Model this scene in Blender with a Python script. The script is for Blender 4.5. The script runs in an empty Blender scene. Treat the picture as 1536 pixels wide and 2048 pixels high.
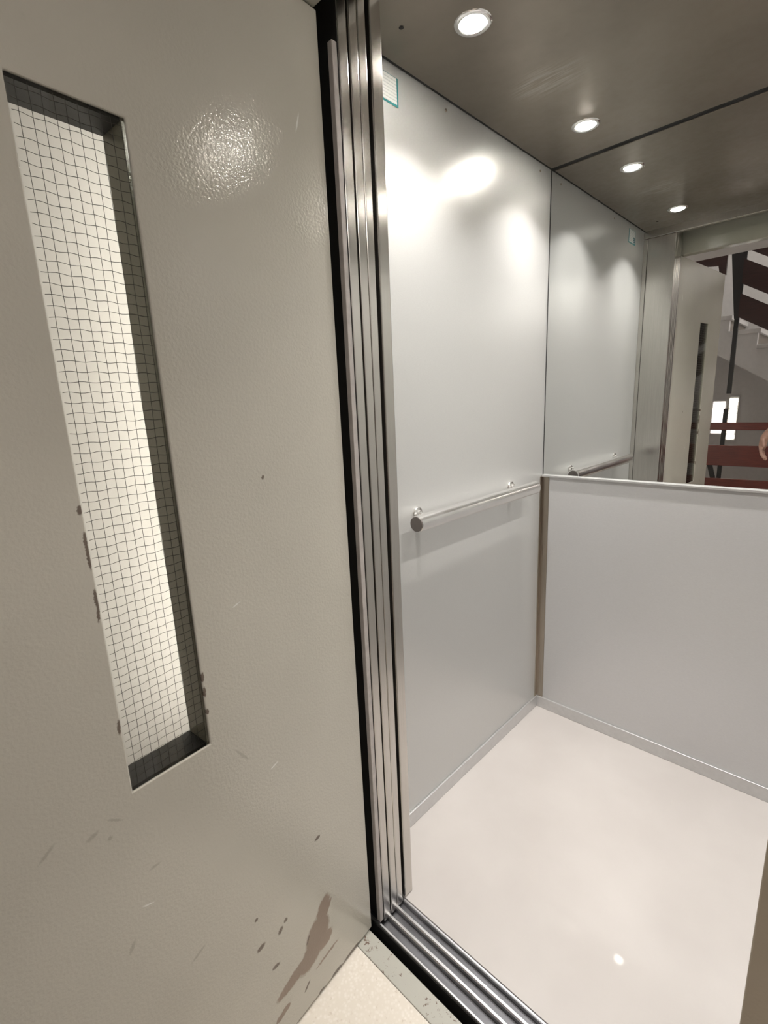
import bpy, bmesh, math, random
from mathutils import Vector, Matrix, Euler

random.seed(7)
scene = bpy.context.scene
COL = scene.collection

# ------------------------------------------------------------------ camera
CAM = Vector((0.8944, -0.8087, 1.3268))
YAW, PITCH, ROLL, FPX = -0.7774, -0.2178, -0.0436, 975.3
_f = Vector((math.sin(YAW) * math.cos(PITCH), math.cos(YAW) * math.cos(PITCH), math.sin(PITCH)))
_r = Vector((math.cos(YAW), -math.sin(YAW), 0.0))
_u = _r.cross(_f)
_r2 = _r * math.cos(ROLL) + _u * math.sin(ROLL)
_u2 = -_r * math.sin(ROLL) + _u * math.cos(ROLL)
cam_data = bpy.data.cameras.new('camera')
cam_data.sensor_fit = 'HORIZONTAL'
cam_data.sensor_width = 36.0
cam_data.lens = FPX / 1536.0 * 36.0
cam_data.clip_start = 0.01
cam = bpy.data.objects.new('camera', cam_data)
COL.objects.link(cam)
cam.matrix_world = Matrix(((_r2.x, _u2.x, -_f.x, CAM.x), (_r2.y, _u2.y, -_f.y, CAM.y),
                           (_r2.z, _u2.z, -_f.z, CAM.z), (0, 0, 0, 1)))
scene.camera = cam

# ------------------------------------------------------------------ world, exposure
world = bpy.data.worlds.new('world')
scene.world = world
world.use_nodes = True
world.node_tree.nodes['Background'].inputs[0].default_value = (0.75, 0.8, 0.85, 1)
world.node_tree.nodes['Background'].inputs[1].default_value = 0.02
vs = scene.view_settings
vs.view_transform = 'Standard'
vs.look = 'None'
vs.gamma = 1.0
vs.exposure = 0.03
vs.use_curve_mapping = False
cy = scene.cycles
cy.use_denoising = True
cy.max_bounces = 7
cy.diffuse_bounces = 4
cy.glossy_bounces = 6
cy.transparent_max_bounces = 6
cy.use_light_tree = False
cy.caustics_reflective = True
cy.blur_glossy = 1.0
cy.sample_clamp_indirect = 6.0

SPOT_POWER = 4.0
SPOT_COLOR = (1.0, 0.965, 0.915)
LANDING_FILL = 4.6
STAIR_FILL = 48.0
TUBE_FILL = 1.35

# ------------------------------------------------------------------ dimensions
D, H, W = 1.010, 2.100, 1.010        # cab depth, height, width
JX, JX2 = 0.1465, 0.872               # clear opening of the cab
ZM = 1.027                           # lower edge of the mirror

# ------------------------------------------------------------------ materials
def new_mat(name):
    m = bpy.data.materials.new(name)
    m.use_nodes = True
    nt = m.node_tree
    return m, nt, nt.nodes['Principled BSDF']

def lnk(nt, a, b):
    nt.links.new(a, b)

def coords(nt, scale=(1, 1, 1), rot=(0, 0, 0), kind='Object'):
    tc = nt.nodes.new('ShaderNodeTexCoord')
    mp = nt.nodes.new('ShaderNodeMapping')
    mp.inputs['Scale'].default_value = scale
    mp.inputs['Rotation'].default_value = rot
    lnk(nt, tc.outputs[kind], mp.inputs['Vector'])
    return mp.outputs['Vector']

def noise(nt, vec, scale, detail=3.0, rough=0.5):
    n = nt.nodes.new('ShaderNodeTexNoise')
    n.inputs['Scale'].default_value = scale
    n.inputs['Detail'].default_value = detail
    n.inputs['Roughness'].default_value = rough
    if vec is not None:
        lnk(nt, vec, n.inputs['Vector'])
    return n

def maprange(nt, val, a, b, c, d, smooth=False):
    m = nt.nodes.new('ShaderNodeMapRange')
    if smooth:
        m.interpolation_type = 'SMOOTHSTEP'
    for k, v in zip(('From Min', 'From Max', 'To Min', 'To Max'), (a, b, c, d)):
        m.inputs[k].default_value = v
    lnk(nt, val, m.inputs['Value'])
    return m.outputs['Result']

def mixcol(nt, fac, a, b):
    m = nt.nodes.new('ShaderNodeMix')
    m.data_type = 'RGBA'
    for sock, val in ((m.inputs[0], fac), (m.inputs[6], a), (m.inputs[7], b)):
        if hasattr(val, 'is_output'):
            lnk(nt, val, sock)
        elif isinstance(val, (int, float)):
            sock.default_value = val
        else:
            sock.default_value = (*val, 1) if len(val) == 3 else val
    return m.outputs[2]

def math_node(nt, op, a, b=None):
    m = nt.nodes.new('ShaderNodeMath')
    m.operation = op
    for sock, val in ((m.inputs[0], a), (m.inputs[1], b)):
        if val is None:
            continue
        if hasattr(val, 'is_output'):
            lnk(nt, val, sock)
        else:
            sock.default_value = val
    return m.outputs[0]

def bump(nt, bs, height, strength, dist):
    b = nt.nodes.new('ShaderNodeBump')
    b.inputs['Strength'].default_value = strength
    b.inputs['Distance'].default_value = dist
    lnk(nt, height, b.inputs['Height'])
    lnk(nt, b.outputs['Normal'], bs.inputs['Normal'])

def mat(name, col, rough=0.5, metal=0.0, vary=0.06, scale=8.0, stretch=(1, 1, 1), bmp=0.0, bscale=60.0,
        aniso=0.0, coat=0.0, spec=0.5):
    m, nt, bs = new_mat(name)
    v = coords(nt, stretch)
    n = noise(nt, v, scale, 4.0)
    lo = tuple(max(0, c * (1 - vary)) for c in col)
    hi = tuple(min(1, c * (1 + vary)) for c in col)
    lnk(nt, mixcol(nt, maprange(nt, n.outputs['Fac'], .3, .7, 0, 1), lo, hi), bs.inputs['Base Color'])
    lnk(nt, maprange(nt, n.outputs['Fac'], .3, .7, rough * .9, min(1, rough * 1.1)), bs.inputs['Roughness'])
    bs.inputs['Metallic'].default_value = metal
    bs.inputs['Specular IOR Level'].default_value = spec
    if coat:
        bs.inputs['Coat Weight'].default_value = coat
        bs.inputs['Coat Roughness'].default_value = 0.04
    if aniso:
        bs.inputs['Anisotropic'].default_value = aniso
        tg = nt.nodes.new('ShaderNodeTangent')
        tg.direction_type = 'RADIAL'
        tg.axis = 'Z'
        lnk(nt, tg.outputs['Tangent'], bs.inputs['Tangent'])
    if bmp:
        nb = noise(nt, v, bscale, 2.0)
        bump(nt, bs, nb.outputs['Fac'], bmp, 0.001)
    return m

def stain_mask(nt, vec, blobs, warp_scale=60.0, warp=0.012, edge=0.25):
    """union of ellipses (centre, half axes in local x and z, tilt about local y), edges broken up by noise"""
    n = noise(nt, vec, warp_scale, 4.0, 0.65)
    sub = nt.nodes.new('ShaderNodeVectorMath'); sub.operation = 'SUBTRACT'
    lnk(nt, n.outputs['Color'], sub.inputs[0]); sub.inputs[1].default_value = (.5, .5, .5)
    sc = nt.nodes.new('ShaderNodeVectorMath'); sc.operation = 'SCALE'
    lnk(nt, sub.outputs[0], sc.inputs[0]); sc.inputs['Scale'].default_value = warp
    ad = nt.nodes.new('ShaderNodeVectorMath'); ad.operation = 'ADD'
    lnk(nt, vec, ad.inputs[0]); lnk(nt, sc.outputs[0], ad.inputs[1])
    out = None
    for (cx, cz, rx, rz, ang) in blobs:
        mp = nt.nodes.new('ShaderNodeMapping')
        mp.vector_type = 'TEXTURE'
        mp.inputs['Location'].default_value = (cx, 0, cz)
        mp.inputs['Rotation'].default_value = (0, ang, 0)
        mp.inputs['Scale'].default_value = (rx, 1.0, rz)
        lnk(nt, ad.outputs[0], mp.inputs['Vector'])
        ln = nt.nodes.new('ShaderNodeVectorMath'); ln.operation = 'LENGTH'
        lnk(nt, mp.outputs[0], ln.inputs[0])
        f = maprange(nt, ln.outputs['Value'], 1 - edge, 1 + edge, 1, 0, True)
        out = f if out is None else math_node(nt, 'MAXIMUM', out, f)
    return out

def laminate(name, col, axis_stretch, rough=0.33, metal=0.42):
    m, nt, bs = new_mat(name)
    v = coords(nt, axis_stretch)
    n = noise(nt, v, 260, 3.0, 0.6)
    n2 = noise(nt, coords(nt), 3.0, 2.0)
    c = mixcol(nt, maprange(nt, n.outputs['Fac'], .3, .7, 0, 1), tuple(x * .955 for x in col), tuple(min(1, x * 1.035) for x in col))
    lnk(nt, c, bs.inputs['Base Color'])
    lnk(nt, maprange(nt, n2.outputs['Fac'], .3, .7, rough * .95, rough * 1.06), bs.inputs['Roughness'])
    bs.inputs['Metallic'].default_value = metal
    bump(nt, bs, n.outputs['Fac'], 0.05, 0.0006)
    return m

M = {}
M['lam_left'] = laminate('grey_brushed_laminate_side', (.57, .57, .56), (6, .5, 6))
M['lam_back'] = laminate('grey_brushed_laminate_back', (.60, .60, .605), (.5, 6, 6))
M['steel'] = mat('brushed_stainless_steel', (.60, .575, .54), .24, 1.0, .05, 300, (1, 1, .02), aniso=.75)
M['steel_dark'] = mat('aged_stainless_steel', (.42, .37, .31), .30, 1.0, .08, 200, (1, 1, .02), aniso=.6)
M['alu'] = mat('brushed_aluminium', (.66, .66, .68), .34, 1.0, .06, 200, (.02, 1, 1))
M['alu_base'] = mat('anodised_aluminium_skirting', (.62, .62, .62), .38, .75, .04, 60)
M['groove'] = mat('dark_aluminium_groove', (.13, .13, .14), .42, .9, .2, 60, (.1, 1, 1))  # groove floor darker than the ridges
M['satin'] = mat('satin_chrome_tube', (.90, .89, .88), .24, 1.0, .02, 20)
M['guard'] = mat('worn_pale_edge_paint', (.50, .465, .44), .38, .1, .12, 50)
M['chrome'] = mat('polished_chrome', (.88, .87, .86), .13, 1.0, .02, 20)
M['cap'] = mat('grey_end_cap', (.17, .15, .14), .35, .3, .05, 60)
M['gap'] = mat('gap_shade_black', (.012, .011, .010), .8, 0, .2, 12)  # near-black colour painting the darkness of gaps and shaft
M['near_black'] = mat('plain_near_black', (.02, .02, .02), .6, 0, .2, 30)  # plain near-black for reveal shade, mirror gap and phone screen
M['white_wall'] = mat('white_plaster', (.70, .68, .67), .75, 0, .03, 30, bmp=.1, bscale=120)
M['wood'] = mat('red_brown_varnished_wood', (.14, .026, .017), .35, 0, .25, 10, (1, 8, 12))
M['wood_shaded'] = mat('shaded_red_brown_wood', (.035, .012, .010), .4, 0, .25, 10, (1, 8, 12))  # same boards as the red-brown wood, darkened for their unlit side
M['iron'] = mat('black_painted_steel', (.016, .014, .014), .45, 0, .1, 30)
M['tread'] = mat('grey_brown_stone_tread', (.22, .19, .165), .6, 0, .15, 25)
M['frame_paint_shaded'] = None

def paint(name, col, stains=(), chips=(), rough=.12, bstr=.30, bscale=200.0, extra=None, smudge=None):
    m, nt, bs = new_mat(name)
    v = coords(nt)
    n = noise(nt, v, 2.2, 3.0)
    c = mixcol(nt, maprange(nt, n.outputs['Fac'], .3, .7, 0, 1), tuple(x * .93 for x in col), tuple(x * 1.06 for x in col))
    n3 = noise(nt, v, 35, 5.0, .7)
    c = mixcol(nt, maprange(nt, n3.outputs['Fac'], .66, .78, 0, .35), c, tuple(x * .72 for x in col))
    rg = maprange(nt, n3.outputs['Fac'], .35, .7, rough, rough * 1.35)
    if stains:
        mk = stain_mask(nt, v, stains, 110, .014, .10)
        c = mixcol(nt, math_node(nt, 'MULTIPLY', mk, .92), c, (.27, .20, .155))
        rg = math_node(nt, 'ADD', rg, math_node(nt, 'MULTIPLY', mk, .3))
    if chips:
        mk = stain_mask(nt, v, chips, 330, .0055, .25)
        c = mixcol(nt, math_node(nt, 'MULTIPLY', mk, .9), c, (.13, .095, .075))
    if smudge:
        mk = stain_mask(nt, v, smudge, 330, .005, .5)
        c = mixcol(nt, math_node(nt, 'MULTIPLY', mk, .32), c, (.20, .165, .13))
    if extra:
        mk = stain_mask(nt, v, extra, 120, .003, .4)
        c = mixcol(nt, mk, c, (.75, .74, .70))
    lnk(nt, c, bs.inputs['Base Color'])
    lnk(nt, rg, bs.inputs['Roughness'])
    nb = noise(nt, v, bscale, 2.0, .45)
    bump(nt, bs, nb.outputs['Fac'], bstr, .0016)
    return m

LEAF_STAINS = [(0.1549, 0.2171, 0.0140, 0.0330, 2.740), (0.1749, 0.1719, 0.0270, 0.0400, 2.877), (0.1939, 0.1405, 0.0220, 0.0420, 2.2),
               (0.1551, 0.1350, 0.0130, 0.0220, 1.969), (0.2418, 0.1321, 0.0120, 0.0510, 1.80), (0.2663, 0.1298, 0.0070, 0.0270, 1.80),
               (0.2853, 0.0759, 0.0060, 0.0190, 1.813), (0.1380, 0.2120, 0.0030, 0.0200, 2.591), (0.1521, 0.0895, 0.0030, 0.0340, 1.688)]
LEAF_STAINS = [(a, b, c * 1.3, d * 1.08, e) for a, b, c, d, e in LEAF_STAINS]
LEAF_CHIPS = [(0.2545, 0.2936, 0.0046, 0.0047, 2.592), (0.2691, 0.2816, 0.0050, 0.0080, 2.430), (0.3171, 0.2897, 0.0055, 0.0100, 1.751),
              (0.3199, 0.3615, 0.0040, 0.0036, 0), (0.1527, 0.4121, 0.0040, 0.0077, 1.760), (0.2045, 1.2109, 0.0022, 0.0044, 2.902),
              (0.4944, 1.2098, 0.0040, 0.0065, 3.026), (0.4950, 1.1684, 0.0025, 0.0118, 3.108), (0.4945, 1.1474, 0.0025, 0.0191, 3.14),
              (0.4950, 1.0887, 0.0022, 0.0122, 3.1), (0.4946, 1.0694, 0.0022, 0.0155, 3.0), (0.4950, 0.8913, 0.0026, 0.0116, 3.047),
              (0.3614, 0.9033, 0.0026, 0.0087, 3.058), (0.3615, 0.8767, 0.0024, 0.0090, 3.107), (0.3610, 0.8403, 0.0026, 0.0048, 3.14),
              (0.0732, 0.0090, 0.0060, 0.0294, 1.57), (0.1287, 0.0090, 0.0060, 0.0171, 1.57), (0.1782, 0.0090, 0.0050, 0.0090, 1.564),
              (0.2888, 0.2098, 0.0045, 0.0097, 1.450), (0.2171, 0.0691, 0.0030, 0.0116, 2.343), (0.2037, 0.1844, 0.0020, 0.0101, 2.665)]
LEAF_SMUDGE = [(0.5529, 0.7506, 0.0034, 0.0085, 1.9), (0.5326, 0.7310, 0.0032, 0.0036, 2.253), (0.5219, 0.7543, 0.0018, 0.0119, 0.896),
               (0.4360, 0.4086, 0.0027, 0.0137, 1.967), (0.5313, 0.5282, 0.0029, 0.0104, 2.622), (0.4803, 0.6346, 0.0022, 0.0080, -1.579),
               (0.6067, 0.7673, 0.0024, 0.0120, -0.929), (0.3069, 0.7214, 0.0020, 0.0180, -2.529)]
LEAF_SCRATCH = [(0.2422, 0.6563, 0.0016, 0.0085, 1.9), (0.2847, 1.0029, 0.0012, 0.0076, 1.9), (0.0627, 1.7996, 0.0015, 0.0148, 2.846),
                (0.4990, 0.5783, 0.0012, 0.0088, 1.186)]
M['leaf'] = paint('beige_grey_gloss_paint', (.55, .525, .46), LEAF_STAINS, LEAF_CHIPS, extra=LEAF_SCRATCH, smudge=LEAF_SMUDGE)
M['frame_paint_shaded'] = paint('shaded_beige_frame_paint', (.33, .315, .26), bscale=160)  # leaf paint made darker to put the frame's shade into the colour
M['jamb_paint'] = paint('worn_beige_jamb_paint', (.40, .34, .26), chips=[(0, .62, .006, .02, 0), (0, .80, .005, .012, 0)])

def sill_paint():
    m, nt, bs = new_mat('chipped_grey_sill_paint')
    v = coords(nt)
    n = noise(nt, v, 90, 5, .7)
    n2 = noise(nt, v, 14, 2)
    f = math_node(nt, 'ADD', n.outputs['Fac'], math_node(nt, 'MULTIPLY', n2.outputs['Fac'], .35))
    c = mixcol(nt, maprange(nt, f, .775, .83, 0, 1), (.43, .42, .375), (.15, .10, .075))
    lnk(nt, c, bs.inputs['Base Color'])
    bs.inputs['Roughness'].default_value = .4
    return m
M['sill'] = sill_paint()

def cab_floor():
    m, nt, bs = new_mat('glossy_white_floor')
    v = coords(nt)
    n = noise(nt, v, 4, 3)
    n2 = noise(nt, v, 55, 4, .6)
    c = mixcol(nt, maprange(nt, n.outputs['Fac'], .3, .7, 0, 1), (.485, .452, .436), (.535, .502, .485))
    c = mixcol(nt, maprange(nt, n2.outputs['Fac'], .72, .80, 0, .30), c, (.35, .32, .29))
    lnk(nt, c, bs.inputs['Base Color'])
    bs.inputs['Roughness'].default_value = .30
    bs.inputs['Coat Weight'].default_value = .7
    bs.inputs['Coat Roughness'].default_value = .03
    return m
M['floor'] = cab_floor()

def landing_floor():
    m, nt, bs = new_mat('cream_terrazzo')
    v = coords(nt)
    vo = nt.nodes.new('ShaderNodeTexVoronoi')
    vo.inputs['Scale'].default_value = 130
    lnk(nt, v, vo.inputs['Vector'])
    n = noise(nt, v, 70, 4, .6)
    c = mixcol(nt, maprange(nt, vo.outputs['Distance'], .1, .55, 0, 1), (.82, .765, .70), (.74, .68, .60))
    c = mixcol(nt, maprange(nt, n.outputs['Fac'], .60, .72, 0, .6), c, (.50, .41, .33))
    lnk(nt, c, bs.inputs['Base Color'])
    bs.inputs['Roughness'].default_value = .3
    return m
M['terrazzo'] = landing_floor()

def ceiling_steel():
    m, nt, bs = new_mat('smudged_brushed_steel_ceiling')
    v = coords(nt)
    n = noise(nt, v, 3.0, 3)
    n2 = noise(nt, coords(nt, (2, 30, 1), (0, 0, .5)), 6, 4, .6)
    n3 = noise(nt, v, 40, 3)
    c = mixcol(nt, maprange(nt, n.outputs['Fac'], .3, .7, 0, 1), (.20, .172, .140), (.275, .240, .200))
    mk = stain_mask(nt, v, [], 10, .01) if False else None
    tc = nt.nodes.new('ShaderNodeTexCoord')
    mp = nt.nodes.new('ShaderNodeMapping'); mp.vector_type = 'TEXTURE'
    mp.inputs['Location'].default_value = (.22, .53, H); mp.inputs['Scale'].default_value = (.10, .07, 1)
    lnk(nt, tc.outputs['Object'], mp.inputs['Vector'])
    ln = nt.nodes.new('ShaderNodeVectorMath'); ln.operation = 'LENGTH'; lnk(nt, mp.outputs[0], ln.inputs[0])
    sm = maprange(nt, ln.outputs['Value'], .4, 1.2, 1, 0, True)
    sm = math_node(nt, 'MULTIPLY', sm, maprange(nt, n2.outputs['Fac'], .42, .62, 0, .55))
    c = mixcol(nt, sm, c, (.40, .37, .33))
    lnk(nt, c, bs.inputs['Base Color'])
    lnk(nt, maprange(nt, n3.outputs['Fac'], .3, .7, .30, .40), bs.inputs['Roughness'])
    bs.inputs['Metallic'].default_value = .75
    return m
M['ceiling'] = ceiling_steel()

def mirror_mat():
    m, nt, bs = new_mat('silvered_mirror')
    n = noise(nt, coords(nt), 1.5, 1)
    lnk(nt, mixcol(nt, n.outputs['Fac'], (.85, .87, .86), (.87, .88, .87)), bs.inputs['Base Color'])
    bs.inputs['Metallic'].default_value = 1
    bs.inputs['Roughness'].default_value = 0.0
    return m
M['mirror'] = mirror_mat()

def glass_mat():
    m, nt, bs = new_mat('clear_wired_glass')
    nt.nodes.remove(bs)
    out = nt.nodes['Material Output']
    tr = nt.nodes.new('ShaderNodeBsdfTransparent')
    n = noise(nt, coords(nt), 3, 1)
    lnk(nt, mixcol(nt, n.outputs['Fac'], (.95, .965, .94), (.97, .975, .95)), tr.inputs[0])
    gl = nt.nodes.new('ShaderNodeBsdfGlossy'); gl.inputs['Roughness'].default_value = .05
    fr = nt.nodes.new('ShaderNodeFresnel'); fr.inputs['IOR'].default_value = 1.35
    mx = nt.nodes.new('ShaderNodeMixShader')
    lnk(nt, fr.outputs[0], mx.inputs[0]); lnk(nt, tr.outputs[0], mx.inputs[1]); lnk(nt, gl.outputs[0], mx.inputs[2])
    lnk(nt, mx.outputs[0], out.inputs[0])
    return m
M['glass'] = glass_mat()

def emit_mat(name, col, strength, vary=0.0, scale=10):
    m, nt, bs = new_mat(name)
    bs.inputs['Base Color'].default_value = (.8, .8, .8, 1)
    n = noise(nt, coords(nt), scale, 2)
    lnk(nt, mixcol(nt, maprange(nt, n.outputs['Fac'], .35, .65, 0, 1), tuple(c * (1 - vary) for c in col), col), bs.inputs['Emission Color'])
    bs.inputs['Emission Strength'].default_value = strength
    return m
M['bulb'] = emit_mat('lit_lamp_glass', (1.0, .95, .86), 200)
M['daylight'] = emit_mat('daylit_frosted_pane', (1.0, .90, .86), 2.6, .08)
M['daylight_patterned'] = emit_mat('daylit_patterned_glass', (1.0, .93, .80), 5.0, .75, 30)
M['opal'] = emit_mat('fill_lamp_glow', (1.0, .93, .82), 6)  # glow of the added fill lamps

# ------------------------------------------------------------------ mesh helpers
def link_mesh(name, bm, m, parent=None, smooth=False):
    me = bpy.data.meshes.new(name)
    bmesh.ops.recalc_face_normals(bm, faces=bm.faces[:])
    bm.to_mesh(me); bm.free()
    if m:
        me.materials.append(m)
    if smooth:
        for p in me.polygons:
            p.use_smooth = True
    o = bpy.data.objects.new(name, me)
    COL.objects.link(o)
    if parent is not None:
        o.parent = parent
    return o

def tag(o, label=None, cat=None, group=None, kind=None):
    if label: o['label'] = label
    if cat: o['category'] = cat
    if group: o['group'] = group
    if kind: o['kind'] = kind
    return o

def empty(name, loc, rz=0.0):
    o = bpy.data.objects.new(name, None)
    COL.objects.link(o)
    o.location = loc
    o.rotation_euler = (0, 0, rz)
    o.empty_display_size = .05
    return o

def bm_box(bm, lo, hi, off=(0, 0, 0)):
    x0, y0, z0 = (a - b for a, b in zip(lo, off)); x1, y1, z1 = (a - b for a, b in zip(hi, off))
    v = [bm.verts.new(p) for p in ((x0, y0, z0), (x1, y0, z0), (x1, y1, z0), (x0, y1, z0), (x0, y0, z1), (x1, y0, z1), (x1, y1, z1), (x0, y1, z1))]
    for f in ((0, 3, 2, 1), (4, 5, 6, 7), (0, 1, 5, 4), (1, 2, 6, 5), (2, 3, 7, 6), (3, 0, 4, 7)):
        bm.faces.new([v[i] for i in f])

def bevel_all(bm, w, seg=2):
    bm.normal_update()
    es = [e for e in bm.edges if len(e.link_faces) == 2 and e.calc_face_angle(0) > .5]
    bmesh.ops.bevel(bm, geom=es, offset=w, segments=seg, affect='EDGES', profile=.5)

def box(name, lo, hi, m, parent=None, bev=0.0, off=None, seg=2):
    if off is None:
        off = tuple(parent.location) if parent is not None else (0, 0, 0)
    bm = bmesh.new()
    bm_box(bm, lo, hi, off)
    if bev:
        bevel_all(bm, bev, seg)
    return link_mesh(name, bm, m, parent)

def prism(name, pts, axis, a, b, m, parent=None, off=(0, 0, 0), bev=0.0):
    """extrude a polygon pts=[(p,q)] along axis ('x': (y,z), 'y': (x,z), 'z': (x,y))"""
    bm = bmesh.new()
    def P(p, q, t):
        v = {'x': (t, p, q), 'y': (p, t, q), 'z': (p, q, t)}[axis]
        return tuple(i - j for i, j in zip(v, off))
    va = [bm.verts.new(P(p, q, a)) for p, q in pts]
    vb = [bm.verts.new(P(p, q, b)) for p, q in pts]
    bm.faces.new(va); bm.faces.new(list(reversed(vb)))
    n = len(pts)
    for i in range(n):
        bm.faces.new([va[i], va[(i + 1) % n], vb[(i + 1) % n], vb[i]])
    if bev:
        bevel_all(bm, bev)
    return link_mesh(name, bm, m, parent)

def lathe(name, prof, m, parent=None, loc=(0, 0, 0), axis='z', seg=32, cap=True):
    """revolve prof=[(r,h)] about axis through loc"""
    bm = bmesh.new()
    rings = []
    for r, h in prof:
        ring = []
        for i in range(seg):
            a = 2 * math.pi * i / seg
            c, s = r * math.cos(a), r * math.sin(a)
            p = {'z': (c, s, h), 'x': (h, c, s), 'y': (c, h, s)}[axis]
            ring.append(bm.verts.new(tuple(i + j for i, j in zip(p, loc))))
        rings.append(ring)
    for k in range(len(rings) - 1):
        for i in range(seg):
            bm.faces.new([rings[k][i], rings[k][(i + 1) % seg], rings[k + 1][(i + 1) % seg], rings[k + 1][i]])
    if cap:
        if prof[0][0] > 1e-6: bm.faces.new(rings[0])
        if prof[-1][0] > 1e-6: bm.faces.new(list(reversed(rings[-1])))
    bmesh.ops.remove_doubles(bm, verts=bm.verts[:], dist=1e-6)
    o = link_mesh(name, bm, m, parent, smooth=True)
    md = o.modifiers.new('edge', 'EDGE_SPLIT'); md.split_angle = math.radians(35)
    return o

# ================================================================== THE CAB
def S(o, label, kind='structure'):
    return tag(o, label, kind=kind)

S(box('floor', (0.0, -.030, -.04), (W, D, 0.0), M['floor']), 'glossy white floor of the lift cab')
S(box('wall_left', (-.02, -.028, -.04), (0.0, D + .02, 2.16), M['lam_left']), 'pale grey brushed laminate side wall carrying the chrome handrail')
S(box('wall_right', (W, -.028, -.04), (W + .02, D + .02, 2.16), M['lam_left']), 'pale grey laminate side wall opposite the handrail, out of view')
S(box('wall_back', (0.0, D + .006, -.04), (W, D + .03, 2.16), M['lam_back']), 'grey laminate rear wall of the cab behind the mirror')
lower = box('panel', (.030, D - .004, .050), (W - .002, D + .006, ZM - .008), M['lam_back'], bpy.data.objects['wall_back'], .0008)
S(box('roof', (-.02, -.03, 2.16), (W + .02, D + .03, 2.18), M['gap']), 'dark roof plate above the cab ceiling')

ceil = S(box('ceiling', (.008, .0, H), (W - .008, D - .013, H + .018), M['ceiling'], bev=.0015), 'smudged brown-grey steel ceiling panel with spotlights')
box('gap_shade_strip', (0.0, D - .0125, H + .002), (W, D - .0003, H + .018), M['gap'], ceil)  # black strips painting the shade in the gap around the ceiling
box('gap_shade_strip', (0.0002, .0, H + .002), (.0075, D - .013, H + .018), M['gap'], ceil)
for (x, y) in ((.093, .121), (.93, .121)):
    lathe('screw_hole', [(.0055, -.0006), (.004, -.0012), (.0001, -.0012)], M['gap'], ceil, (x, y, H), seg=14)

S(box('baseboard_left', (0.0, .002, 0.0), (.008, D - .010, .050), M['alu_base'], bev=.002), 'aluminium skirting strip along the handrail wall')
S(box('baseboard_back', (.0, D - .012, 0.0), (W, D + .006, .050), M['alu_base'], bev=.002), 'aluminium skirting strip along the rear wall')
S(box('baseboard_right', (W - .008, .002, 0.0), (W, D - .014, .050), M['alu_base'], bev=.002), 'aluminium skirting strip along the right wall, out of view')

# corner profile under the mirror
prism('trim_1', [(0.0, D - .022), (.0035, D - .022), (.0035, D - .0065), (.030, D - .0065), (.030, D + .006), (0.0, D + .006)], 'z', .052, ZM - .007, M['steel_dark'], bev=.0006)
S(bpy.data.objects['trim_1'], 'brownish steel corner profile below the mirror')

# mirror
mir = empty('wall_mirror', (W / 2, D, ZM))
box('glass', (.0034, D, ZM), (W - .002, D + .005, H + .006), M['mirror'], mir)
box('edge_gap_strip', (.0, D - .0005, ZM + .001), (.0032, D + .005, H + .006), M['near_black'], mir)  # black strip standing for the dark gap beside the mirror
box('ledge', (.002, D - .014, ZM - .008), (W - .002, D + .004, ZM), M['alu_base'], mir, .0015)
tag(mir, 'large mirror on the upper half of the rear wall with bright metal ledge', 'mirror')

# front return posts and transom
def front_return(name, x0, x1, post, label, inner):
    root = empty(name, ((x0 + x1) / 2, -.014, 0))
    a, b = (post, x1) if inner > 0 else (x0, post)
    box('return_panel', (a + .0008, -.0300, .0015), (b, 0.0, 2.066), M['steel'], root, .0025)
    c, d = (x0, post) if inner > 0 else (post, x1)
    box('corner_post', (c, -.0300, .0015), (d - .0008, -.002, 2.066), M['steel'], root, .002)
    tag(root, label, kind='structure')
front_return('wall_front_left', .0005, JX, .022, 'narrow stainless steel return panel beside the stacked sliding doors', 1)
front_return('wall_front_right', JX2, W - .0005, W - .022, 'stainless steel return panel at the latch side, out of view', -1)
S(box('trim_2', (0.0, -.029, 2.067), (W, 0.0, 2.135), M['steel'], bev=.002), 'stainless steel transom strip over the cab opening')

# telescopic sliding doors, folded away to the left
ys = [(-.1115, -.0880), (-.0840, -.0622), (-.0612, -.0400)]
lab = ['front sliding steel door panel with worn pale edge guard, nearest the hinged door',
       'middle sliding steel door panel of the folded stack',
       'rear sliding steel door panel of the stack, next to the cab return']
for i, ((y0, y1), l) in enumerate(zip(ys, lab)):
    r = empty('door_%d' % (i + 2), (-.2, (y0 + y1) / 2, 0))
    xe = (.1445, .1450, .1450)[i]
    box('door_panel', (-.46, y0, -.006), (xe, y1, 2.16), M['steel'], r, .0022, seg=3)
    if i == 0:
        bm = bmesh.new(); bm_box(bm, (.1315, -.1255, .004), (.1435, -.1132, 1.955), tuple(r.location))
        bevel_all(bm, .0012)
        box('gap_shade_sheet', (-.46, -.1130, -.006), (.1440, -.1116, 2.16), M['gap'], r)  # black sheet added so the shaft gap here stays dark
        tag(link_mesh('edge_guard', bm, M['guard'], r), 'chipped pale edge guard strip')
    tag(r, l, kind='structure')

# sill track
sill = empty('sliding_door_sill', (.5, -.08, -.03))
box('base', (-.46, -.1285, -.034), (W, -.0305, -.014), M['groove'], sill)
box('sill_shade_sheet', (-.46, -.1305, -.20), (W, -.1290, -.006), M['gap'], sill)  # near-black sheet added to darken the gap before the sill
for y in (-.1255, -.0925, -.0620, -.0350):
    w = .0035 if y in (-.1255, -.0350) else .0050
    prism('ridge', [(y - w, -.014), (y - w, -.003), (y - w * .55, 0.0), (y + w * .55, 0.0), (y + w, -.003), (y + w, -.014)], 'x', -.40 if y < -.1 else -.40, W, M['alu'], sill, tuple(sill.location))
tag(sill, 'ribbed aluminium sill track across the cab entrance', 'door sill')

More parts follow.
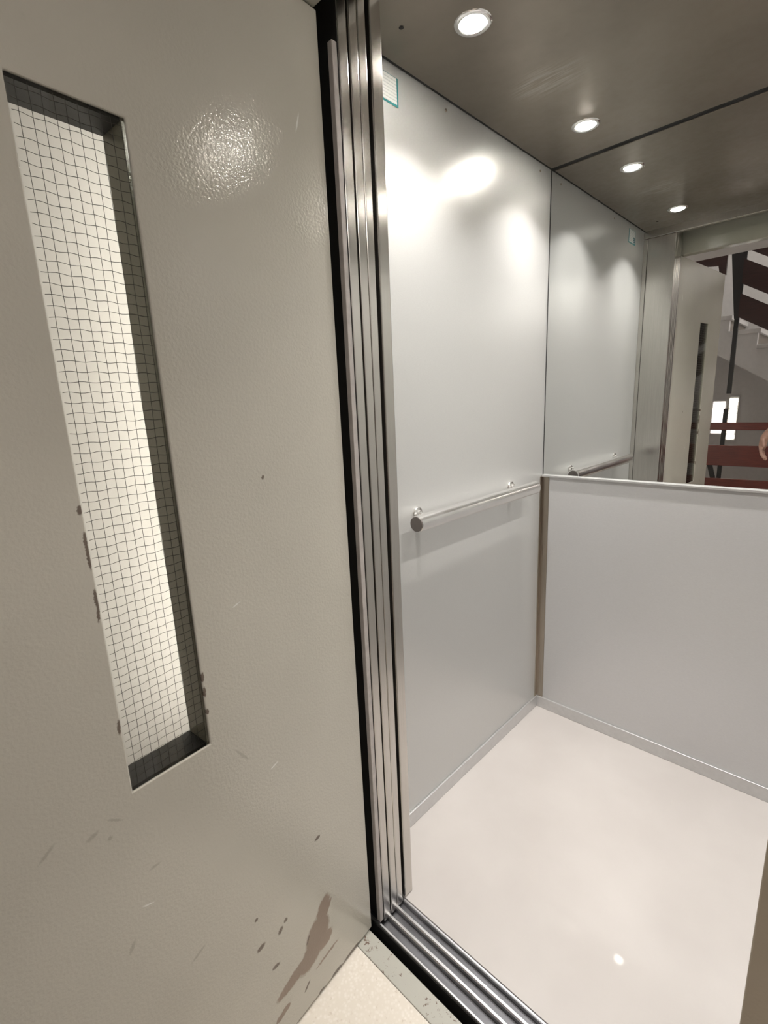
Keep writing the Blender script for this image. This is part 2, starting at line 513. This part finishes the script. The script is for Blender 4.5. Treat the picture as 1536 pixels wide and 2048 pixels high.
# ceiling spotlights
def spotlight(x, y, label):
    r = empty('ceiling_spotlight', (x, y, H))
    lathe('ring', [(.0285, .004), (.0285, -.001), (.030, -.0030), (.034, -.0035), (.0385, -.0020), (.040, .0)], M['chrome'], r, cap=False)
    lathe('bulb', [(.0283, .003), (.0270, -.0010), (.021, -.0045), (.012, -.0068), (.0, -.0075)], M['bulb'], r)
    ld = bpy.data.lights.new('spot_beam', 'AREA')
    ld.shape = 'DISK'; ld.size = .036
    ld.energy = SPOT_POWER; ld.color = SPOT_COLOR
    ld.spread = math.radians(108)
    lo = bpy.data.objects.new('spot_beam', ld); COL.objects.link(lo)
    lo.parent = r; lo.location = (0, 0, -.0085)
    tag(r, label, 'spotlight', 'recessed ceiling spotlights in the lift cab')
for x, y, l in ((.2025, .2245, 'lit recessed spotlight above the handrail near the cab entrance'),
                (.2025, .809, 'lit recessed spotlight above the handrail close to the mirror'),
                (.805, .2245, 'lit recessed spotlight on the right side near the entrance, out of view'),
                (.805, .809, 'lit recessed spotlight on the right side by the mirror, out of view')):
    spotlight(x, y, l)

# handrail
RX, RZ, RY0, RY1, RR = .0528, 1.0033, .1704, .8449, .0230
rail = empty('handrail', (0, (RY0 + RY1) / 2, RZ))
lathe('tube', [(RR * .93, RY0), (RR, RY0 + .0012), (RR, RY1 - .0012), (RR * .93, RY1)], M['satin'], rail, (RX, -rail.location.y, 0), 'y', 48)
for ye, s in ((RY0, -1), (RY1, 1)):
    lathe('end_cap', [(RR * .90, 0), (RR * .90, s * .0014), (.0, s * .0018)], M['cap'], rail, (RX, ye - rail.location.y, 0), 'y', 40)
for ys_ in (.235, .757):
    so = lathe('standoff', [(.0075, .004), (.0075, RX - .012)], M['chrome'], rail, (0, ys_ - rail.location.y, .008), 'x', 24)
    lathe('rosette', [(.0205, .0), (.0205, .0035), (.0185, .0065), (.012, .0090), (.0105, .0150), (.0085, .0165)], M['chrome'], so, (0, ys_ - rail.location.y, .011), 'x', 36)
tag(rail, 'polished chrome handrail with grey end caps on the side wall', 'handrail')

# notice sticker
def sticker_mat():
    m, nt, bs = new_mat('printed_notice')
    tc = nt.nodes.new('ShaderNodeTexCoord')
    sp = nt.nodes.new('ShaderNodeSeparateXYZ'); lnk(nt, tc.outputs['Generated'], sp.inputs[0])
    y, z = sp.outputs['Y'], sp.outputs['Z']
    def step(v, e, inv=False):
        return math_node(nt, 'LESS_THAN' if inv else 'GREATER_THAN', v, e)
    ins = math_node(nt, 'MULTIPLY', math_node(nt, 'MULTIPLY', step(y, .03), step(y, .945, True)), math_node(nt, 'MULTIPLY', step(z, .075), step(z, .985, True)))
    wv = math_node(nt, 'FRACT', math_node(nt, 'MULTIPLY', z, 9.0))
    nz = noise(nt, coords(nt, (1, 90, 300)), 3, 2)
    ln = math_node(nt, 'MULTIPLY', step(wv, .62), maprange(nt, nz.outputs['Fac'], .4, .6, .1, .8))
    c = mixcol(nt, math_node(nt, 'MULTIPLY', ln, .6), (.80, .81, .79), (.22, .27, .29))
    blk = math_node(nt, 'MULTIPLY', math_node(nt, 'MULTIPLY', step(y, .30, True), step(z, .55, True)), step(math_node(nt, 'FRACT', math_node(nt, 'MULTIPLY', z, 8.0)), .25))
    c = mixcol(nt, blk, c, (.02, .12, .16))
    c = mixcol(nt, ins, (.02, .24, .25), c)
    lnk(nt, c, bs.inputs['Base Color'])
    bs.inputs['Roughness'].default_value = .35
    return m
tag(box('notice_sticker', (.0, .120, 2.018), (.0008, .2095, 2.078), sticker_mat()), 'white notice sticker with teal border high on the side wall', 'sticker')

# small rivets along the top of the side wall
for y in (.40, .93):
    lathe('rivet', [(.0040, 0), (.0032, .0016), (.0, .002)], M['steel_dark'], bpy.data.objects['wall_left'], (0.0, y, 2.078), 'x', 14)

# ================================================================== LANDING DOOR
XH, YH, TH, LEAF_W, LEAF_H, LEAF_T = .1355, -.1497, 4.8031, .705, 1.990, .060
U0, U1, Z0, Z1 = .3631, .4922, .7798, 1.6984
door = empty('door_1', (XH, YH, 0), TH)
bm = bmesh.new()
def ring(y, inset=0):
    o_ = [bm.verts.new(p) for p in ((0, y, .007), (LEAF_W, y, .007), (LEAF_W, y, LEAF_H), (0, y, LEAF_H))]
    i_ = [bm.verts.new(p) for p in ((U0, y, Z0), (U1, y, Z0), (U1, y, Z1), (U0, y, Z1))]
    return o_, i_
fo, fi = ring(0.0); bo, bi = ring(-LEAF_T)
for k in range(4):
    j = (k + 1) % 4
    bm.faces.new([fo[k], fo[j], fi[j], fi[k]])
    bm.faces.new([bo[j], bo[k], bi[k], bi[j]])
    bm.faces.new([fo[j], fo[k], bo[k], bo[j]])
    bm.faces.new([fi[k], fi[j], bi[j], bi[k]])
bevel_all(bm, .0020, 2)
link_mesh('door_panel', bm, M['leaf'], door)
gp = box('wired_glass', (U0 + .0012, -.0056, Z0 + .0012), (U1 - .0012, -.0022, Z1 - .0012), M['glass'], door, off=(0, 0, 0))
# liners coloured dark for the shade in the window reveal
for nm, lo, hi in (('reveal_shade', (U0 + .0005, -.058, Z0 + .001), (U0 + .004, -.0060, Z1 - .001)),
                   ('reveal_shade', (U0 + .005, -.058, Z1 - .004), (U1 - .001, -.0060, Z1 - .0005)),
                   ('reveal_shade', (U0 + .005, -.058, Z0 + .0005), (U1 - .001, -.0060, Z0 + .004))):
    box(nm, lo, hi, M['near_black'] if lo[2] > 1 or hi[2] < 1 else M['frame_paint_shaded'], door, off=(0, 0, 0))
bm = bmesh.new()
def wire(pts, r=.00042):
    prev = None
    for (a, b, c) in pts:
        rg = [bm.verts.new((a + dx, b + dy, c + dz)) for dx, dy, dz in wire.dirs]
        if prev:
            for k in range(4):
                bm.faces.new([prev[k], prev[(k + 1) % 4], rg[(k + 1) % 4], rg[k]])
        prev = rg
PITCH_W = .0127
R_ = .00034
k = 0
u = U0 + .0045
while u < U1 - .003:
    wire.dirs = ((R_, 0, 0), (0, R_, 0), (-R_, 0, 0), (0, -R_, 0))
    ph = random.random() * 6
    wire([(u + .0005 * math.sin(t * .35 + ph), -.0038, Z0 + .003 + (Z1 - Z0 - .006) * t / 72) for t in range(73)])
    u += PITCH_W
z = Z0 + .006
while z < Z1 - .004:
    wire.dirs = ((0, 0, R_), (0, R_, 0), (0, 0, -R_), (0, -R_, 0))
    ph = random.random() * 6
    wire([(U0 + .003 + (U1 - U0 - .006) * t / 24, -.0038, z + .0008 * math.sin(t * 1.05 + ph)) for t in range(25)])
    z += PITCH_W
wm = link_mesh('wire_mesh', bm, mat('wire_mesh_steel', (.09, .085, .08), .5, .5), gp)
tag(wm, 'fine dark wire grid in the glass', kind='stuff')
for zz in (.28, 1.72):
    lathe('hinge', [(.008, zz - .05), (.008, zz + .05)], M['frame_paint_shaded'], door, (-.004, -.066, 0), 'z', 16)
tag(door, 'open beige painted hinged door with narrow wired glass window', kind='structure')

# landing frame
fr = empty('trim_3', (.5, -.178, 0))
box('jamb', (.010, -.203, .0), (.062, -.153, 2.30), M['frame_paint_shaded'], fr, .002)
box('jamb', (.8735, -.203, .0), (.960, -.153, 2.30), M['jamb_paint'], fr, .002)
box('head', (.0625, -.203, 1.992), (.873, -.153, 2.30), M['frame_paint_shaded'], fr, .003)
tag(fr, 'beige painted steel frame of the hinged landing door', kind='structure')
tag(box('threshold_strip', (.0625, -.203, -.010), (.873, -.156, .002), M['sill'], bev=.0015), 'chipped beige painted steel threshold strip before the sill track', 'threshold')

# ================================================================== LIFT SHAFT
sh = empty('shaft_dark_box', (.3, -.1, -.3))  # shaft sides coloured black to paint the darkness inside
box('lining', (-.50, -.152, -.30), (-.48, D, 2.6), M['gap'], sh)
box('lining', (-.48, -.204, -.30), (1.5, -.034, -.29), M['gap'], sh)
box('lining', (-.48, -.152, 2.18), (1.5, -.005, 2.20), M['gap'], sh)
box('lining', (1.03, -.152, -.29), (1.05, -.02, 2.17), M['gap'], sh)
box('lining', (-.479, -.034, -.29), (-.021, -.0295, 2.17), M['gap'], sh)
tag(sh, 'lift shaft lining blackened to stand for its darkness, seen in the gap between landing door and cab', kind='structure')

# ================================================================== LANDING AND STAIRWELL
S(box('floor_landing', (-.45, -3.4, -.06), (2.2, -.2035, 0.0), M['terrazzo']), 'cream speckled terrazzo floor of the landing')
wl = empty('wall_lift_front', (.5, -.18, 0))
box('plaster', (-.45, -.203, .0), (.009, -.153, 2.30), M['white_wall'], wl)
box('plaster', (.961, -.203, .0), (2.2, -.153, 2.30), M['white_wall'], wl)
box('plaster', (-.45, -.203, 2.301), (2.2, -.153, 3.6), M['white_wall'], wl)
tag(wl, 'white plaster wall around the landing door frame', kind='structure')
S(box('wall_landing_left', (-.47, -3.42, .0), (-.45, -.153, 3.6), M['white_wall']), 'white landing wall behind the open hinged door')
S(box('wall_landing_right', (2.2, -3.42, .0), (2.22, -.153, 3.6), M['white_wall']), 'white landing wall on the far right, out of view')
S(box('wall_stairwell', (-.45, -3.42, .0), (2.2, -3.40, 3.6), M['white_wall']), 'white stairwell wall at the far end seen in the mirror')
S(box('ceiling_landing', (-.45, -1.60, 2.2515), (2.2, -.204, 2.50), M['white_wall']), 'white soffit of the landing above seen in the mirror')
S(box('ceiling_stairwell', (-.45, -3.40, 3.6), (2.2, -.153, 3.62), M['white_wall']), 'white ceiling high above the stairwell')

# added tube light behind the open door, brightening the wall seen through its glass
lamp = empty('fill_tube', (-.24, -.203, 1.20))
box('backplate', (-.28, -.214, .38), (-.20, -.2035, 2.02), M['white_wall'], lamp, .003)
lathe('diffuser', [(.014, -.80), (.018, -.79), (.018, .79), (.014, .80)], M['opal'], lamp, (0, -.036, 0), 'z', 24)
for zz in (.41, 1.99):
    box('end_bracket', (-.252, -.245, zz - .012), (-.228, -.2142, zz + .012), M['chrome'], lamp, .002)
ld = bpy.data.lights.new('fill_light', 'AREA'); ld.shape = 'RECTANGLE'; ld.size = .03; ld.size_y = 1.56
ld.energy = TUBE_FILL; ld.color = (1, .97, .90)
lo = bpy.data.objects.new('fill_light', ld); COL.objects.link(lo); lo.parent = lamp; lo.location = (-.016, -.052, 0)
lo.rotation_euler = (Vector((.82, .57, 0))).to_track_quat('Z', 'Y').to_euler()
tag(lamp, 'added tube fill lamp hidden behind the open door', 'lamp')

# added fill lamp over the landing, lifting the hinged door and floor
cl = empty('fill_lamp', (1.25, -1.05, 2.2515))
lathe('housing', [(.16, .0), (.16, -.025), (.15, -.028)], M['chrome'], cl)
lathe('diffuser', [(.149, -.027), (.135, -.050), (.08, -.068), (.0, -.074)], M['opal'], cl)
ld = bpy.data.lights.new('fill_light', 'AREA'); ld.shape = 'DISK'; ld.size = .28
ld.energy = LANDING_FILL; ld.color = (1, .95, .88)
lo = bpy.data.objects.new('fill_light', ld); COL.objects.link(lo); lo.parent = cl; lo.location = (0, 0, -.078)
tag(cl, 'added round fill lamp over the landing, out of view', 'lamp')

sl = empty('fill_lamp', (1.45, -2.75, 3.6))  # added fill lamp, brightens the white stairwell walls
lathe('housing', [(.16, .0), (.16, -.025), (.15, -.028)], M['chrome'], sl)
lathe('diffuser', [(.149, -.027), (.135, -.050), (.08, -.068), (.0, -.074)], M['opal'], sl)
ld = bpy.data.lights.new('fill_light', 'POINT'); ld.shadow_soft_size = .08
ld.energy = STAIR_FILL; ld.color = (1, .95, .90)
lo = bpy.data.objects.new('fill_light', ld); COL.objects.link(lo); lo.parent = sl; lo.location = (0, 0, -.20)
tag(sl, 'added round fill lamp high in the stairwell, out of view', 'lamp')

def pbox(name, lo, hi, m, root, bev=0.0):
    return box(name, lo, hi, m, root, bev)

def slope_board(name, x0, x1, zb, h, slope, y0, y1, m, root):
    return prism(name, [(x0, zb), (x1, zb + slope * (x1 - x0)), (x1, zb + h + slope * (x1 - x0)), (x0, zb + h)], 'y', y0, y1, m, root, tuple(root.location), .003)

YB = -2.0
lb = empty('landing_balustrade', (.5, YB - .02, 0))
for z0, z1 in ((1.000, 1.061), (.709, .876), (.435, .602), (.160, .327)):
    pbox('board', (-.35, YB - .022, z0), (1.9, YB + .006, z1), M['wood'], lb, .004)
for x in (.058, 1.05, 1.80):
    pbox('post', (x, YB - .052, 0.0), (x + .028, YB - .024, 1.17 if x < .1 else 1.0), M['iron'], lb, .002)
prism('brace', [(-.045, .80), (-.010, .80), (.058, .56), (.023, .56)], 'y', YB - .048, YB - .026, M['iron'], lb, tuple(lb.location))
tag(lb, 'landing balustrade of horizontal red-brown boards on black posts', 'balustrade')

ub = empty('stair_balustrade', (.1, YB - .02, 1.29))
for zb, h in ((1.870, .166), (2.114, .168), (2.362, .168)):
    slope_board('board', .098, 1.30, zb, h, -.62, YB - .022, YB + .006, M['wood_shaded'], ub)
pbox('post', (.066, YB - .054, 1.29), (.096, YB - .024, 3.1), M['iron'], ub, .002)
pbox('post', (1.24, YB - .054, 1.0), (1.27, YB - .024, 2.1), M['iron'], ub, .002)
prism('plate', [(.000, 2.42), (.112, 2.42), (.098, 1.86), (.067, 1.86)], 'y', YB - .022, YB - .004, M['iron'], ub, tuple(ub.location))
prism('board', [(-.30, 2.30), (-.30, 2.40), (-.02, 2.40), (-.02, 2.20), (-.06, 2.20), (-.075, 2.275), (-.16, 2.285)], 'y', YB - .05, YB - .023, M['wood_shaded'], ub, tuple(ub.location))
tag(ub, 'sloping boards of the upper stair balustrade, darkened for shade, hanging on a black post', 'balustrade')

fl = empty('stair_flight', (.3, -2.9, 1.0))
RUN, RISE, X0, ZT = .215, .134, .15, 1.823
pts_top, treads = [], []
for i in range(-1, 7):
    xa, xb, zt = X0 + (i - 1) * RUN, X0 + i * RUN, ZT - i * RISE
    pts_top += [(xa, zt), (xb, zt)]
    treads.append((xa, xb, zt))
xl, xr = pts_top[0][0], pts_top[-1][0]
bot = lambda x: 1.546 - .637 * (x + .003)
prism('stringer', pts_top + [(xr, max(.1, bot(xr))), (xl, bot(xl))], 'y', -2.66, -2.60, M['white_wall'], fl, tuple(fl.location))
prism('soffit', [(xl, bot(xl) + .10), (xr, bot(xr) + .10), (xr, bot(xr) + .0), (xl, bot(xl))], 'y', -3.395, -2.66, M['white_wall'], fl, tuple(fl.location))
for xa, xb, zt in treads:
    box('tread', (xa - .0, -3.39, zt - .035), (xb + .02, -2.59, zt + .002), M['white_wall'], fl, .003)
    box('riser', (xb - .012, -3.39, zt - RISE), (xb, -2.662, zt - .036), M['tread'], fl)
tag(fl, 'white stair flight with stepped side rising behind the balustrade', 'stairs')

# stairwell windows
w1 = empty('window_1', (-.2, -3.39, .9))
box('frame', (-.285, -3.399, .86), (-.150, -3.385, 1.215), M['white_wall'], w1)
box('pane', (-.270, -3.3845, .875), (-.165, -3.380, 1.200), M['daylight'], w1)
tag(w1, 'bright frosted stairwell window seen beside the black post', kind='structure')
w2 = empty('window_2', (-.1, -3.39, .84))
box('frame', (-.135, -3.399, .80), (-.050, -3.385, 1.255), M['white_wall'], w2)
for k in range(8):
    box('pane', (-.128, -3.3845, .815 + k * .053), (-.058, -3.376, .815 + k * .053 + .047), M['daylight_patterned'], w2, .004)
tag(w2, 'sparkling patterned glass block window strip in the stairwell', kind='structure')

# ================================================================== PHOTOGRAPHER (elbow-high hand shows at the mirror's edge)
def skin_mesh(name, verts, edges, m, parent=None, sub=2, root=0, off=(0, 0, 0)):
    """verts = [(x,y,z,rx[,ry])]; grows a smooth surface on the edge skeleton"""
    me = bpy.data.meshes.new(name)
    me.from_pydata([tuple(a - b for a, b in zip(v[:3], off)) for v in verts], edges, [])
    o = bpy.data.objects.new(name, me); COL.objects.link(o)
    sk = o.modifiers.new('skin', 'SKIN'); sk.use_smooth_shade = True; sk.branch_smoothing = .6
    ss = o.modifiers.new('sub', 'SUBSURF'); ss.levels = sub; ss.render_levels = sub
    for i, v in enumerate(verts):
        d = me.skin_vertices[0].data[i]
        d.radius = (v[3], v[4] if len(v) > 4 else v[3])
        d.use_root = (i == root)
    me.materials.append(m)
    if parent is not None: o.parent = parent
    return o

M['skin'] = mat('skin', (.60, .36, .28), .5, 0, .08, 40)
M['shirt'] = mat('dark_blue_cotton', (.05, .06, .09), .9, 0, .15, 80, bmp=.2, bscale=300)
M['jeans'] = mat('dark_grey_denim', (.06, .065, .075), .9, 0, .2, 120, bmp=.2, bscale=400)
M['hair'] = mat('dark_brown_hair', (.035, .022, .015), .5, 0, .3, 60, (4, 4, 1))
M['shoe'] = mat('dark_leather', (.03, .025, .022), .5, 0, .2, 40)
M['lips'] = mat('lips', (.45, .18, .16), .4, 0, .05, 30)
M['eye'] = mat('eye_white', (.75, .74, .72), .2, 0, .02, 10)
PB = Vector((.87, -1.17, 0)); PF = Vector((-.70, .714, 0)); PL = Vector((-.714, -.70, 0))
def P(l, f, z): return PB + PL * l + PF * f + Vector((0, 0, z))
person = empty('person', PB)
V, EG = [], []
def add(p, r, prev=None, r2=None):
    V.append((p[0], p[1], p[2], r, r2 if r2 else r))
    if prev is not None: EG.append((prev, len(V) - 1))
    return len(V) - 1
pel = add(P(0, 0, .93), .118, None, .095)
wst = add(P(0, .005, 1.07), .110, pel, .086)
chs = add(P(0, .01, 1.26), .128, wst, .094)
upc = add(P(0, 0, 1.37), .098, chs, .070)
nk = add(P(0, .005, 1.45), .052, upc)
nk2 = add(P(0, .022, 1.52), .052, nk)
jaw = add(P(0, .050, 1.560), .060, nk2, .066)
face = add(P(0, .032, 1.630), .080, jaw, .098)
crn = add(P(0, .015, 1.700), .072, face, .088)
crt = add(P(0, .010, 1.735), .035, crn, .045)
nose = add(P(0, .136, 1.598), .010, face)
for s_ in (-1, 1):
    add(P(s_ * .088, .012, 1.612), .012, face, .020)
for s_ in (-1, 1):
    hp = add(P(s_ * .085, 0, .88), .088, pel)
    kn = add(P(s_ * .095, .015, .49), .060, hp)
    cf = add(P(s_ * .098, -.012, .34), .054, kn)
    an = add(P(s_ * .10, -.015, .085), .038, cf)
    he = add(P(s_ * .10, -.010, .045), .036, an)
    add(P(s_ * .115, .13, .035), .030, he, .026)
def arm(sh, el, wr, hand_dir, palm_n, thumb_side, curl, s_):
    shp = add(sh, .058, upc)
    mid = add(sh.lerp(el, .5), .045, shp)
    e_ = add(el, .039, mid)
    fm = add(el.lerp(wr, .35), .040, e_)
    w_ = add(wr, .026, fm)
    hd = hand_dir.normalized(); side = thumb_side.normalized(); pn = palm_n.normalized()
    pa = add(wr + hd * .035, .028, w_, .018)
    pb = add(wr + hd * .075, .030, pa, .016)
    for k, (o_, ln) in enumerate(((.030, .070), (.010, .080), (-.010, .074), (-.029, .058))):
        base = wr + hd * .092 + side * o_
        a_ = add(base, .0092, pb)
        q1 = base + (hd * math.cos(curl) + pn * math.sin(curl)) * ln * .45
        b_ = add(q1, .0086, a_)
        q2 = q1 + (hd * math.cos(2 * curl) + pn * math.sin(2 * curl)) * ln * .32
        c_ = add(q2, .0080, b_)
        add(q2 + (hd * math.cos(2.7 * curl) + pn * math.sin(2.7 * curl)) * ln * .25, .0072, c_)
    t0 = wr + hd * .030 + side * .032
    ta = add(t0, .0115, pa)
    t1 = t0 + (hd * .75 + side * .5 + pn * .35).normalized() * .036
    tb = add(t1, .0100, ta)
    add(t1 + (hd * .9 + side * .05 + pn * .35).normalized() * .028, .0085, tb)
    return shp, mid, e_
# left arm hangs, slightly bent, its hand reaching into the mirror's view
lsh = P(.185, 0, 1.375); lel = Vector((.570, -1.235, 1.130)); lwr = Vector((.455, -1.085, 1.030))
la = arm(lsh, lel, lwr, Vector((-.06, .22, -1)), Vector((.9, .35, .1)), Vector((-.1, .98, .2)), .32, 1)
# right arm lifts the phone
PHC = CAM - _f * .016 - _u2 * .050
rsh = P(-.185, 0, 1.375); rel_ = Vector((1.125, -1.02, 1.120)); rwr = PHC + _r2 * .078 - _f * .082 - _u2 * .045
ra = arm(rsh, rel_, rwr, _f * .55 - _r2 * .25 + _u2 * .45, -_r2, _u2 - _f * .3, .55, -1)
def sub_skin(name, idx, links, grow, m, root=0, ends=()):
    vv = [list(V[i]) for i in idx]
    for v_ in vv:
        v_[3] += grow; v_[4] += grow
    return skin_mesh(name, vv, links, m, person, 2, root, PB)
# shirt: hem, torso, sleeves
V.append((*P(0, .0, .83), .128, .104)); hem = len(V) - 1
iv = [hem, pel, wst, chs, upc, la[0], la[1], ra[0], ra[1]]
sub_skin('shirt', iv, [(0, 1), (1, 2), (2, 3), (3, 4), (4, 5), (5, 6), (4, 7), (7, 8)], .026, M['shirt'])
# trousers
LEG0 = 13
V.append((*P(0, .0, 1.0), .112, .090)); wb = len(V) - 1
leg = [(LEG0, LEG0 + 1, LEG0 + 2, LEG0 + 3), (LEG0 + 6, LEG0 + 7, LEG0 + 8, LEG0 + 9)]
for i_ in (LEG0 + 3, LEG0 + 9):
    q_ = V[i_]; V[i_] = (q_[0], q_[1], q_[2] - .02, q_[3], q_[4])
sub_skin('trousers', [wb, pel] + [i for l_ in leg for i in l_], [(0, 1), (1, 2), (2, 3), (3, 4), (4, 5), (1, 6), (6, 7), (7, 8), (8, 9)], .011, M['jeans'], 1)
for s_ in (-1, 1):
    skin_mesh('shoe', [tuple(P(s_ * .098, -.060, .052)) + (.044, .048), tuple(P(s_ * .10, -.010, .056)) + (.050, .054),
                       tuple(P(s_ * .108, .075, .046)) + (.050, .044), tuple(P(s_ * .116, .150, .040)) + (.046, .038),
                       tuple(P(s_ * .120, .195, .036)) + (.028, .026)], [(0, 1), (1, 2), (2, 3), (3, 4)], M['shoe'], person, 2, 1, PB)
under = {pel: .86, wst: .86, chs: .86, upc: .88, la[0]: .74, ra[0]: .74, la[1]: .86, ra[1]: .86, LEG0: .85, LEG0 + 6: .85}
BV = [(v[0], v[1], v[2], v[3] * under.get(i, 1.0), v[4] * under.get(i, 1.0)) for i, v in enumerate(V[:hem])]
skin_mesh('body', BV, EG, M['skin'], person, 2, 0, PB)
# hair: a cap over the skull, open towards the face
bm = bmesh.new()
bmesh.ops.create_uvsphere(bm, u_segments=28, v_segments=20, radius=1.0)
kill = [v for v in bm.verts if (v.co.y > .35 and v.co.z < .38) or v.co.z < -.75]
bmesh.ops.delete(bm, geom=kill, context='VERTS')
for v in bm.verts:
    wob = 1 + .03 * math.sin(9 * v.co.x + 5 * v.co.z) * math.cos(7 * v.co.y)
    q_ = P(-v.co.x * .092 * wob, .006 + v.co.y * .112 * wob, 1.655 + v.co.z * .112 * wob) - PB
    v.co = q_
ho = link_mesh('hair', bm, M['hair'], person, smooth=True)
sd = ho.modifiers.new('thick', 'SOLIDIFY'); sd.thickness = .008
for s_ in (-1, 1):
    ey = lathe('eye', [(.0, -.011), (.0078, -.0078), (.011, 0), (.0078, .0078), (.0, .011)], M['eye'], person, tuple(P(s_ * .031, .112, 1.628) - PB), 'z', 14)
    lathe('iris', [(.0, -.0055), (.0040, -.0040), (.0055, 0), (.0040, .0040), (.0, .0055)], M['hair'], ey, tuple(P(s_ * .031, .1185, 1.628) - PB), 'z', 12)
skin_mesh('lips', [tuple(P(-.020, .100, 1.560)) + (.004, .004), tuple(P(0, .113, 1.560)) + (.008, .008), tuple(P(.020, .100, 1.560)) + (.004, .004)],
          [(0, 1), (1, 2)], M['lips'], person, 2, 1, PB)
tag(person, 'person in dark shirt and trousers photographing, hand at the mirror edge', 'person')

# the phone held at the camera's place, lens side towards the cab
ph = empty('phone', PHC)
rot = Matrix(((_r2.x, _u2.x, -_f.x), (_r2.y, _u2.y, -_f.y), (_r2.z, _u2.z, -_f.z))).to_4x4()
ph.matrix_world = Matrix.Translation(PHC) @ rot
bm = bmesh.new(); bm_box(bm, (-.037, -.078, -.004), (.037, .078, .004)); bevel_all(bm, .003)
link_mesh('case', bm, M['iron'], ph)
bm = bmesh.new(); bm_box(bm, (-.034, -.074, -.0046), (.034, .074, -.0041)); link_mesh('screen', bm, M['near_black'], ph)
bm = bmesh.new(); bm_box(bm, (-.012, .038, .0041), (.012, .066, .0060)); bevel_all(bm, .001); link_mesh('lens_bump', bm, M['cap'], ph)
tag(ph, 'dark phone held up by the photographer, out of view', 'phone')
